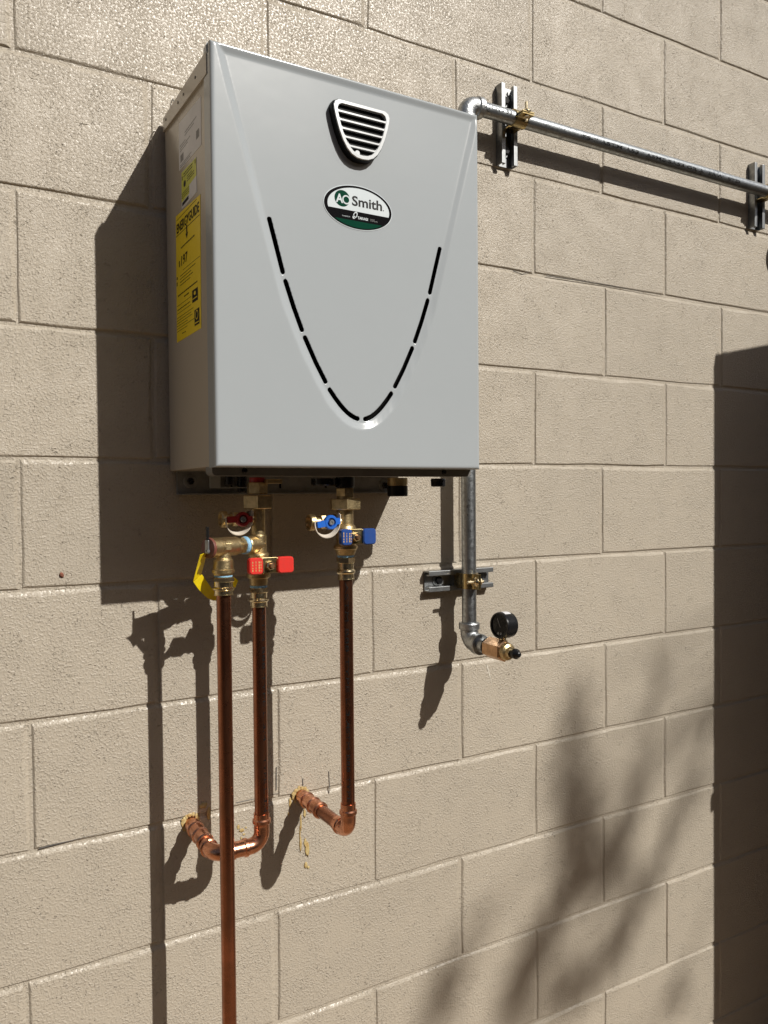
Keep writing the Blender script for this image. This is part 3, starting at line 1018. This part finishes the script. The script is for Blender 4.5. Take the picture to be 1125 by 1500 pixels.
hp = thing('hot_water_pipe', 'middle copper pipe from red lever valve, turning left then into wall', 'pipe', (.2547, 0, -.623))
MB().tube([(HXC, HYC, -.233), (HXC, HYC, -.592)], CR, 28).build('tube', M['tube'], hp)
eb = MB()
ez = -.6235
eb.tube([(HXC, HYC, -.583)] + arc((HXC - .0200, HYC, ez + .0200), (1, 0, 0), (0, 0, -1), .0200) + [(HXC - .030, HYC, ez)], CR * 1.13, 28)
eb.lathe((HXC, HYC, -.5735), (0, 0, -1), [(0, CR * 1.02), (0, CR * 1.13), (.008, CR * 1.13), (.0100, CR * 1.32), (.0150, CR * 1.32), (.0170, CR * 1.15), (.020, CR * 1.13)], 30)
eb.lathe((HXC - .020, HYC, ez), (-1, 0, 0), [(0, CR * 1.13), (.0040, CR * 1.16), (.0055, CR * 1.32), (.0100, CR * 1.32), (.0115, CR * 1.16), (.0200, CR * 1.14), (.0200, CR * 1.02)], 30)
eb.build('elbow', M['copper'], hp)
MB().tube([(HXC - .028, HYC, ez), (.2547 + .030, HYC, ez)], CR, 28).build('tube', M['tube'], hp)
eb = MB()
eb.tube([(.2547 + .036, HYC, ez)] + arc((.2547 + .022, HYC + .022, ez), (0, -1, 0), (-1, 0, 0), .022) + [(.2547, HYC + .034, ez + .001)], CR * 1.13, 28)
eb.lathe((.2547 + .022, HYC, ez), (1, 0, 0), [(0, CR * 1.13), (.003, CR * 1.15), (.0045, CR * 1.30), (.0085, CR * 1.30), (.0100, CR * 1.16), (.020, CR * 1.14), (.020, CR * 1.02)], 30)
eb.lathe((.2547, HYC + .022, ez), (0, 1, .03), [(0, CR * 1.13), (.003, CR * 1.15), (.0045, CR * 1.32), (.0095, CR * 1.32), (.0110, CR * 1.16), (.016, CR * 1.14), (.016, CR * 1.02)], 30)
eb.build('elbow', M['copper'], hp)
MB().tube([(.2547, HYC + .03, ez + .001), (.2547, .03, ez + .0055)], CR, 28).build('tube', M['copper'], hp)
cp = MB()
collar(cp, (.2547, -.083, ez + .002), (0, 1, .03), .076, 1.0, 3)
cp.build('coupling', M['copper'], hp)

cpipe = thing('cold_water_pipe', 'right copper pipe from blue lever valve, elbowing straight back into wall', 'pipe', (.4568, 0, -.612))
MB().tube([(CX, CY, -.196), (CX, CY, -.590)], CR, 28).build('tube', M['tube'], cpipe)
ez2 = -.6175
tdir = (V((.4568, .02, -.6105)) - V((CX, CY, ez2))).normalized()
eb = MB()
eb.tube([(CX, CY, -.580)] + arc(V((CX, CY, ez2 + .020)) + V((tdir.x, tdir.y, 0)) * .020, -V((tdir.x, tdir.y, 0)), (0, 0, -1), .020) + [V((CX, CY, ez2)) + tdir * .034], CR * 1.13, 28)
eb.lathe((CX, CY, -.5700), (0, 0, -1), [(0, CR * 1.02), (0, CR * 1.13), (.010, CR * 1.13), (.0120, CR * 1.32), (.0170, CR * 1.32), (.0190, CR * 1.15), (.022, CR * 1.13)], 30)
eb.lathe(V((CX, CY, ez2)) + tdir * .020, tdir, [(0, CR * 1.13), (.003, CR * 1.15), (.0045, CR * 1.30), (.0090, CR * 1.30), (.0105, CR * 1.16), (.018, CR * 1.14), (.018, CR * 1.02)], 30)
eb.build('elbow', M['copper'], cpipe)
MB().tube([V((CX, CY, ez2)) + tdir * .03, V((CX, CY, ez2)) + tdir * .20], CR, 28).build('tube', M['tube'], cpipe)
cp = MB()
collar(cp, V((CX, CY, ez2)) + tdir * .090, tdir, .074, 1.02, 3)
cp.build('coupling', M['copper'], cpipe)
text('pipe_print', 'ASTM B88 TYPE L 3/4', None, .24, .0056, M['ink'], cpipe, 0, 'c', bend_mark(CX, CY, CR, R(-112), -.325), .00006)
text('pipe_print', 'ASTM B88 TYPE L', None, .15, .0056, M['ink'], cpipe, 0, 'c', bend_mark(CX, CY, CR, R(-112), -.505), .00006)
text('pipe_print', 'ASTM B88 TYPE L 3/4', None, .22, .0050, M['ink'], hp, 0, 'c', bend_mark(HXC, HYC, CR, R(-75), -.345), .00006)
text('pipe_print', 'TYPE L 3/4', None, .09, .0050, M['ink'], hp, 0, 'c', bend_mark(HXC, HYC, CR, R(-75), -.525), .00006)

# sealant squeezed out round the two stubs
def blob(mb_, x, z, rx, rz, ry, seed, drip=0.0):
    b = bmesh.new()
    bmesh.ops.create_icosphere(b, subdivisions=3, radius=1)
    for q in b.verts:
        nn = mnoise.noise(q.co * 2.3 + V((seed, seed * .7, 0))) * .42 + mnoise.noise(q.co * 5.1 + V((0, seed, seed))) * .22
        r_ = 1 + nn
        q.co = V((x + q.co.x * rx * r_, -.0004 + q.co.y * ry * r_, z + q.co.z * rz * r_ - drip * max(0, -q.co.z)))
    mb_.bm(b, True)
mb = MB()
for i in range(9):
    a = R(20 + i * 27)
    blob(mb, .2547 + .0135 * math.cos(a), -.617 + .0135 * math.sin(a), rs.uniform(.002, .0050), rs.uniform(.003, .006), .0008, i * 3.1)
blob(mb, .2855, -.6080, .0035, .011, .002, 33)
blob(mb, .2760, -.5920, .007, .005, .003, 35)
tag(mb.build('sealant', M['foam']), 'crusty yellow sealant around the left copper stub', 'sealant')
mb = MB()
for i in range(9):
    a = R(-10 + i * 28)
    blob(mb, .4568 + .0135 * math.cos(a), -.611 + .0135 * math.sin(a), rs.uniform(.002, .0048), rs.uniform(.003, .0055), .0008, 50 + i * 3.1)
for x, z, rx, rz in ((.4365, -.620, .003, .010), (.4570, -.660, .0018, .018), (.4645, -.645, .003, .008), (.4560, -.700, .0025, .014), (.4690, -.712, .0050, .015), (.4655, -.700, .003, .009), (.4660, -.742, .004, .006), (.4710, -.747, .0025, .003), (.4550, -.684, .0012, .020), (.4330, -.640, .002, .003)):
    blob(mb, x, z, rx * .85, rz * .9, .0005, x * 997 + z * 311)
tag(mb.build('sealant', M['foam']), 'yellow sealant dribbling below the right copper stub', 'sealant')
mb = MB()
for x, z, rx, rz in ((.3440, -.6500, .006, .004), (.3380, -.6430, .003, .005), (.3480, -.6580, .003, .002), (.3430, -.6640, .002, .003), (.3520, -.6470, .002, .002)):
    blob(mb, x, z, rx * .8, rz * .8, .0005, x * 700)
tag(mb.build('sealant', M['foam']), 'small flaky sealant splashes under the middle pipe elbow', 'sealant')

# ------------------------------------------------------------------ gas pipe, struts, straps
GX, GY, GR, GZT = .805, -.0460, .0145, .698
gas = thing('gas_pipe', 'galvanised steel gas pipe running along and down the wall beside heater', 'pipe', (GX, GY, GZT))
MB().tube([(GX, GY, -.318), (GX, GY, .670)], GR, 32).build('tube', M['galv'], gas)
MB().tube([(GX + .030, GY, GZT), (3.4, GY, GZT)], GR, 32).build('tube', M['galv'], gas)
def iron_elbow(c, a, b, r, name='elbow'):
    """cast elbow between directions a and b (both pointing away from the corner c), with banded mouths"""
    a, b, c = V(a), V(b), V(c)
    e = MB()
    e.tube([c + a * (r + .010)] + arc(c + a * r + b * r, -b, -a, r, 12) + [c + b * (r + .010)], GR * 1.22, 32)
    for d in (a, b):
        e.lathe(c + d * (r + .002), d, [(0, GR * 1.22), (.002, GR * 1.42), (.0125, GR * 1.44), (.0145, GR * 1.38), (.0145, GR * 1.0)], 32)
    return e.build(name, M['cast'], gas)
iron_elbow((GX, GY, GZT), (1, 0, 0), (0, 0, -1), .020)
iron_elbow((GX, GY, -.3570), (0, 0, 1), (0, -1, 0), .022)
MB().tube([(GX, GY - .030, -.3570), (GX, GY - .068, -.3570)], GR, 32).build('nipple', M['galv'], gas)
def wrap_h(xc, ang0, r, sgn=1):
    def f(q):
        th = ang0 + q.y / r
        rr = r + .00014 + q.z
        return V((xc + q.x, GY - rr * math.cos(th), GZT + rr * math.sin(th)))
    return f
text('pipe_print', 'FS-II ASTM A53 / ASME SA53 GR A  ERW  STD', None, .52, .0068, M['ink'], gas, .012, 'c', wrap_h(1.36, R(-14), GR), .00006)
text('pipe_print', 'J HIN - 33', None, .068, .0100, M['ink'], gas, .02, 'c', wrap_h(.874, R(0), GR), .00006)

# test valve and gauge
tv = thing('gas_test_valve', 'orange brass test valve at the end of the gas pipe', 'valve', (GX, -.12, -.357))
b_ = MB().hexa((GX, -.1080, -.3570), (0, -1, 0), 0, .052, .0205, R(30), .003)
b_.build('body', M['bronze'], tv)
MB().lathe((GX, -.1075, -.3570), (0, 1, 0), [(0, .0166), (.0035, .0166), (.004, .0155)], 28).build('gasket', M['rubber'], tv)
MB().lathe((GX, -.160, -.3570), (0, -1, 0), [(0, .0160), (.004, .0168), (.009, .0150), (.012, .0105), (.018, .0095)], 24).build('end_plug', M['brass'], tv)
MB().lathe((GX, -.1775, -.3570), (0, -1, 0), [(0, .0070), (.006, .0070), (.0085, .0095), (.0140, .0095), (.016, .0080), (.022, .0045), (.023, .003)], 20).build('cap', M['black'], tv)
ga = thing('pressure_gauge', 'round black pressure gauge standing on the brass test valve', 'gauge', (GX, -.147, -.338))
GCc = V((GX + .006, -.147, -.3105))
gd = V((-1, -.10, .04)).normalized()
MB().lathe(GCc - gd * .016, gd, [(0, .0215), (.001, .0232), (.010, .0236), (.0105, .0248), (.0260, .0250), (.0285, .0240), (.0285, .0212), (.0262, .0208)], 44).build('housing', M['black'], ga)
dl = MB().lathe(GCc + gd * .0095, gd, [(0, .0209), (.0007, .0209)], 40).build('dial', M['glass'], ga)
ga_a, ga_u, ga_t = frame(gd)
Mg = Matrix.Translation(GCc + gd * .0103) @ Matrix((ga_u, ga_t, ga_a)).transposed().to_4x4()
for q in (-.0035, .0035):
    ringmesh(q, -.0150, .0017, .0009, 0, .0002, Mg, 14, 1.3).build('dial_mark', M['paper'], dl)
MB().box((-.0008, -.004, 0), (.0008, .014, .0004), mtx=Mg @ Matrix.Rotation(R(28), 4, 'Z')).build('needle', M['greyink'], dl)
# white sticker bent over the top of the housing
st = MB()
vs, fs = [], []
for i in range(7):
    th = R(62 + 9 * i)
    for d in (-.009, .006):
        vs.append(GCc + gd * d + (V((0, -1, 0)) * math.cos(th) + V((0, 0, 1)) * math.sin(th)) * .0254)
for i in range(6):
    fs.append((2 * i, 2 * i + 1, 2 * i + 3, 2 * i + 2))
st.add(vs, fs, True)
st.build('sticker', M['white'], ga)
sm_ = MB().hexa((GX + .004, -.147, -.3470), (0, 0, 1), 0, .009, .0088)
sm_.lathe((GX + .004, -.147, -.3470), (0, 0, 1), [(-.004, .0062), (.0, .0062), (.009, .0058), (.016, .0058)], 20)
sm_.build('stem', M['brass2'], ga)

def strut(name, label, c, vertical, L, wd=.041, dp=.0205):
    """shallow U channel with in-turned lips, open side out"""
    root = thing(name, label, 'strut channel', c, 'strut channels holding the gas pipe')
    t, lip, ret = .0024, .0095, .0065
    Mx = Matrix.Translation(c) @ (Matrix.Identity(4) if vertical else Matrix.Rotation(R(90), 4, 'Y'))
    h = L / 2
    hw = wd / 2
    m_ = MB()
    m_.box((-hw, -t - .001, -h), (hw, -.001, h), mtx=Mx)
    for s_ in (-1, 1):
        a, b = sorted((s_ * hw, s_ * (hw - t)))
        m_.box((a, -dp + t, -h), (b, -t - .001, h), mtx=Mx)
        a, b = sorted((s_ * hw, s_ * (hw - lip)))
        m_.box((a, -dp, -h), (b, -dp + t, h), .0008, 2, mtx=Mx)
        a, b = sorted((s_ * (hw - lip), s_ * (hw - lip + t)))
        m_.box((a, -dp + t, -h), (b, -dp + t + ret, h), mtx=Mx)
    m_.build('channel', M['strut'], root)
    for q in (-.30, .33):
        o = Mx @ V((0, -t - .001, q * L))
        MB().lathe(o, (0, -1, 0), [(0, .0135), (.0015, .0135), (.0020, .0125)], 24).build('washer', M['strut'], root)
        MB().hexa(o + V((0, -.002, 0)), (0, -1, 0), 0, .006, .0082).build('bolt', M['black'], root)
    return root
strut('strut_channel', 'upright strut channel nearest the heater, under the horizontal gas pipe', (.9345, 0, .6985), True, .164)
strut('strut_channel', 'upright strut channel at the right edge, under the far gas pipe', (1.7540, 0, .6985), True, .164)
strut('strut_channel', 'horizontal strut channel behind the upright gas pipe, above the gauge', (.8065, 0, -.2355), False, .158)

def pipe_strap(label, c, A, Sd):
    """two-piece strap: A along the pipe, Sd along the strut, ears and bolt on the outer side"""
    root = thing('pipe_strap', label, 'pipe strap', c, 'yellow zinc pipe straps')
    c, A, Sd, O = V(c), V(A), V(Sd), V((0, -1, 0))
    hw, t = .0150, .0022
    r0 = GR + .0003
    for s_ in (-1, 1):
        pts = []
        pts += [O * (r0 + .019) + Sd * s_ * .0022, O * (r0 + .004) + Sd * s_ * .0022]
        for i in range(12):
            th = R(14 + i * 10.5)
            pts.append((O * math.cos(th) + Sd * s_ * math.sin(th)) * (r0 + t / 2))
        th = R(129.5)
        e = (O * math.cos(th) + Sd * s_ * math.sin(th)) * (r0 + t / 2)
        pts += [V(e) - O * .007 + Sd * s_ * .0005, V(e) - O * .022 + Sd * s_ * .0005]
        m_ = MB().ribbon([c + q for q in pts], [A * hw] * len(pts), t)
        m_.build('half_strap', M['zinc'], root)
    bo = c + O * (r0 + .0118)
    sd = Sd
    MB().lathe(bo, sd, [(.0036, .0098), (.0055, .0098), (.0085, .0068), (.0088, .0050)], 24).hexa(bo, -sd, .0036, .0085, .0070).lathe(bo, sd, [(-.014, .0030), (.024, .0030), (.0248, .0022)], 14).build('bolt', M['brass2'], root)
    return root
pipe_strap('yellow strap clamping the horizontal gas pipe on the strut nearest heater', (.9345, GY, GZT), (1, 0, 0), (0, 0, 1))
pipe_strap('yellow strap cut by the right edge, on the far horizontal gas pipe', (1.7540, GY, GZT), (1, 0, 0), (0, 0, 1))
pipe_strap('yellow strap clamping the upright gas pipe above the gauge', (.8060, GY, -.2355), (0, 0, 1), (-1, 0, 0))

# small reddish lump stuck on the wall, left of the valves
mb = MB()
blob(mb, .0557, -.1838, .0034, .0038, .003, 4)
blob(mb, .0572, -.1858, .0020, .0022, .003, 9)
tag(mb.build('mud_lump', M['speck']), 'small reddish brown lump stuck to wall left of the valves', 'lump')

# round box on the wall, only its rim reaches the frame
rbx = thing('junction_box', 'dark round box just entering the frame below the right strut', 'junction box', (1.876, 0, .580))
MB().lathe((1.876, 0, .580), (0, -1, 0), [(0, .052), (.040, .052), (.044, .049)], 40).build('housing', M['gate'], rbx)
MB().lathe((1.876, -.044, .580), (0, -1, 0), [(0, .044), (.003, .044), (.004, .042)], 40).build('cover', M['gate'], rbx)

# ------------------------------------------------------------------ gate leaf to the right, it throws the tall shadow
gt = thing('steel_gate', 'tall brown steel gate leaf standing right of the frame', 'gate', (1.866, -.60, GZ))
gdir = V((1, .262, 0)).normalized()
GM = Matrix.Translation((1.868, -.600, 0)) @ Matrix.Rotation(math.atan2(gdir.y, gdir.x), 4, 'Z')
gtop = .268 + .852 * .600
MB().box((.002, -.004, GZ + .06), (1.95, .004, gtop - .002), mtx=GM).build('sheet', M['gate'], gt)
MB().box((0, -.02, GZ + .04), (.045, .02, gtop), .003, mtx=GM).build('stile', M['gate'], gt)
MB().box((1.91, -.02, GZ), (1.955, .02, gtop), .003, mtx=GM).build('stile', M['gate'], gt)
for z in (gtop - .045, -.40, GZ + .06):
    MB().box((.046, -.02, z), (1.909, .02, z + .044), .003, mtx=GM).build('rail', M['gate'], gt)
MB().box((-.012, -.012, -.358), (.05, .012, -.328), .003, mtx=GM).build('latch', M['gate'], gt)

# ------------------------------------------------------------------ unseen building, added behind the viewer to block sky light
hb = thing('sky_block_building', 'added brown building across the yard, unseen, dimming sky light on the wall', 'building', (0, -9.2, GZ))
MB().box((-16, -15, GZ), (16, -9.2, 4.25)).build('wall', M['skyblock'], hb)
MB().box((-16.1, -15.1, 4.252), (16.1, -9.1, 4.5), .01).build('coping', M['gate'], hb)
for x in (-11, -6.5, -2, 2.5, 7, 11.5):
    fr_ = MB().box((x - .75, -9.198, .2), (x + .75, -9.14, 1.7), .01).build('window', M['gate'], hb)
    MB().box((x - .68, -9.138, .27), (x + .68, -9.13, 1.63)).build('pane', M['glass'], fr_)
dr_ = MB().box((4.2, -9.198, GZ), (5.2, -9.14, GZ + 2.1), .008).build('door', M['gate'], hb)
MB().tube([(4.3, -9.12, GZ + 1.0), (4.3, -9.09, GZ + 1.0), (4.42, -9.09, GZ + 1.0)], .01, 10).build('handle', M['strut'], dr_)

# ------------------------------------------------------------------ tree on the sunny side, it throws the soft shadow
TD = V((.440, -1, .852))
def W(x, z, t):
    return V((x, 0, z)) + TD * t
tree = thing('tree', 'slender broadleaf tree across the yard facing the wall', 'tree', (5.0, -6.2, GZ))
rt = random.Random(21)
STROKES = [  # a hanging spray: its shadow line on the wall, its half-width, its leaf density
    ([(1.143, -0.522), (1.124, -0.589), (1.099, -0.658), (1.107, -0.732)], 0.034, 0.42),
    ([(1.144, -0.662), (1.165, -0.728), (1.181, -0.794)], 0.045, 0.3),
    ([(1.109, -0.732), (1.115, -0.818), (1.122, -0.905), (1.118, -0.974)], 0.034, 1.5),
    ([(1.177, -0.816), (1.185, -0.897), (1.181, -0.983)], 0.038, 1),
    ([(1.277, -0.838), (1.268, -0.909), (1.25, -0.985)], 0.036, 1.5),
    ([(1.306, -0.771), (1.295, -0.834)], 0.03, 0.5),
    ([(1.077, -0.979), (1.032, -1.027), (0.987, -1.079), (0.964, -1.15), (0.954, -1.221)], 0.036, 1.15),
    ([(1.426, -0.457), (1.383, -0.538), (1.36, -0.584)], 0.03, 0.22),
    ([(1.341, -0.696), (1.306, -0.771)], 0.035, 0.25),
    ([(1.492, -0.808), (1.435, -0.897), (1.375, -0.992), (1.331, -1.055)], 0.034, 0.45),
    ([(1.331, -1.042), (1.27, -1.105), (1.189, -1.156), (1.111, -1.175)], 0.034, 0.85),
    ([(1.184, -1.127), (1.121, -1.17), (1.04, -1.205)], 0.045, 0.55),
    ([(0.884, -0.931), (0.869, -0.995)], 0.04, 0.25),
    ([(0.8, -1.011), (0.769, -1.058), (0.735, -1.131)], 0.05, 0.6),
    ([(1.574, -0.65), (1.535, -0.747), (1.497, -0.808)], 0.03, 0.2),
    ([(1.46, -1.278), (1.399, -1.36)], 0.045, 0.35),
]
lv_, lf_ = [], []
def leaf(c, L_, wd_):
    d = V((rt.gauss(0, 1), rt.gauss(0, 1), rt.gauss(-.4, 1))).normalized()
    a, u, t = frame(d)
    k = len(lv_)
    th = rt.uniform(0, 6.28)
    s_ = u * math.cos(th) + t * math.sin(th)
    lv_.extend([c, c + d * L_ * .45 + s_ * wd_, c + d * L_, c + d * L_ * .45 - s_ * wd_])
    lf_.append((k, k + 1, k + 2, k + 3))
twigs = MB()
HUB = W(2.35, -.75, 6.4)
for pts, hw, den in STROKES:
    t0 = 6.9 + rt.uniform(-.4, .4)
    p3 = [W(x, z, t0 + i * .12) for i, (x, z) in enumerate(pts)]
    sp = smooth_path(p3, 4)
    twigs.tube(sp, [.006 * (1 - .7 * i / len(sp)) for i in range(len(sp))], 5)
    mid = (HUB + sp[0]) / 2 + V((0, 0, .25))
    twigs.tube(smooth_path([HUB, mid, sp[0]], 5), [.006 - .0035 * i / 10 for i in range(11)], 5)
    for i in range(len(sp) - 1):
        a, b = sp[i], sp[i + 1]
        L_ = (b - a).length
        n_ = int(L_ * 2 * hw * den * 3.1 / .0013 + rt.random())
        for _ in range(n_):
            q = a.lerp(b, rt.random())
            leaf(q + TD * rt.gauss(0, .1) + V((rt.gauss(0, hw * .5), 0, rt.gauss(0, hw * .5))), rt.uniform(.05, .08), rt.uniform(.011, .018))
# the bulk of the crown shades wall beyond the frame
for k in range(70):
    cx, cz = rt.gauss(2.9, .42), rt.gauss(-.55, .55)
    cx = max(cx, 2.05)
    c0 = W(cx, cz, 6.5 + rt.gauss(0, .4))
    twigs.tube(smooth_path([HUB + V((.4, 0, -.3)), (HUB + c0) / 2 + V((0, 0, .15)), c0], 4), [.014 - .0011 * i for i in range(9)], 5)
    for _ in range(90):
        leaf(c0 + V((rt.gauss(0, .16), rt.gauss(0, .16), rt.gauss(0, .16))), rt.uniform(.05, .085), rt.uniform(.012, .019))
MB().add(lv_, lf_).build('crown', M['leaf'], tree)
twigs.build('limb', M['bark'], tree)
tp = smooth_path([V((5.0, -6.2, GZ - .05)), V((5.06, -6.25, 0)), V((5.12, -6.2, 2.0)), HUB + V((.25, -.1, -.6)), HUB], 5)
MB().tube(tp, [.11 - .085 * i / (len(tp) - 1) for i in range(len(tp))], 12).build('trunk', M['bark'], tree)
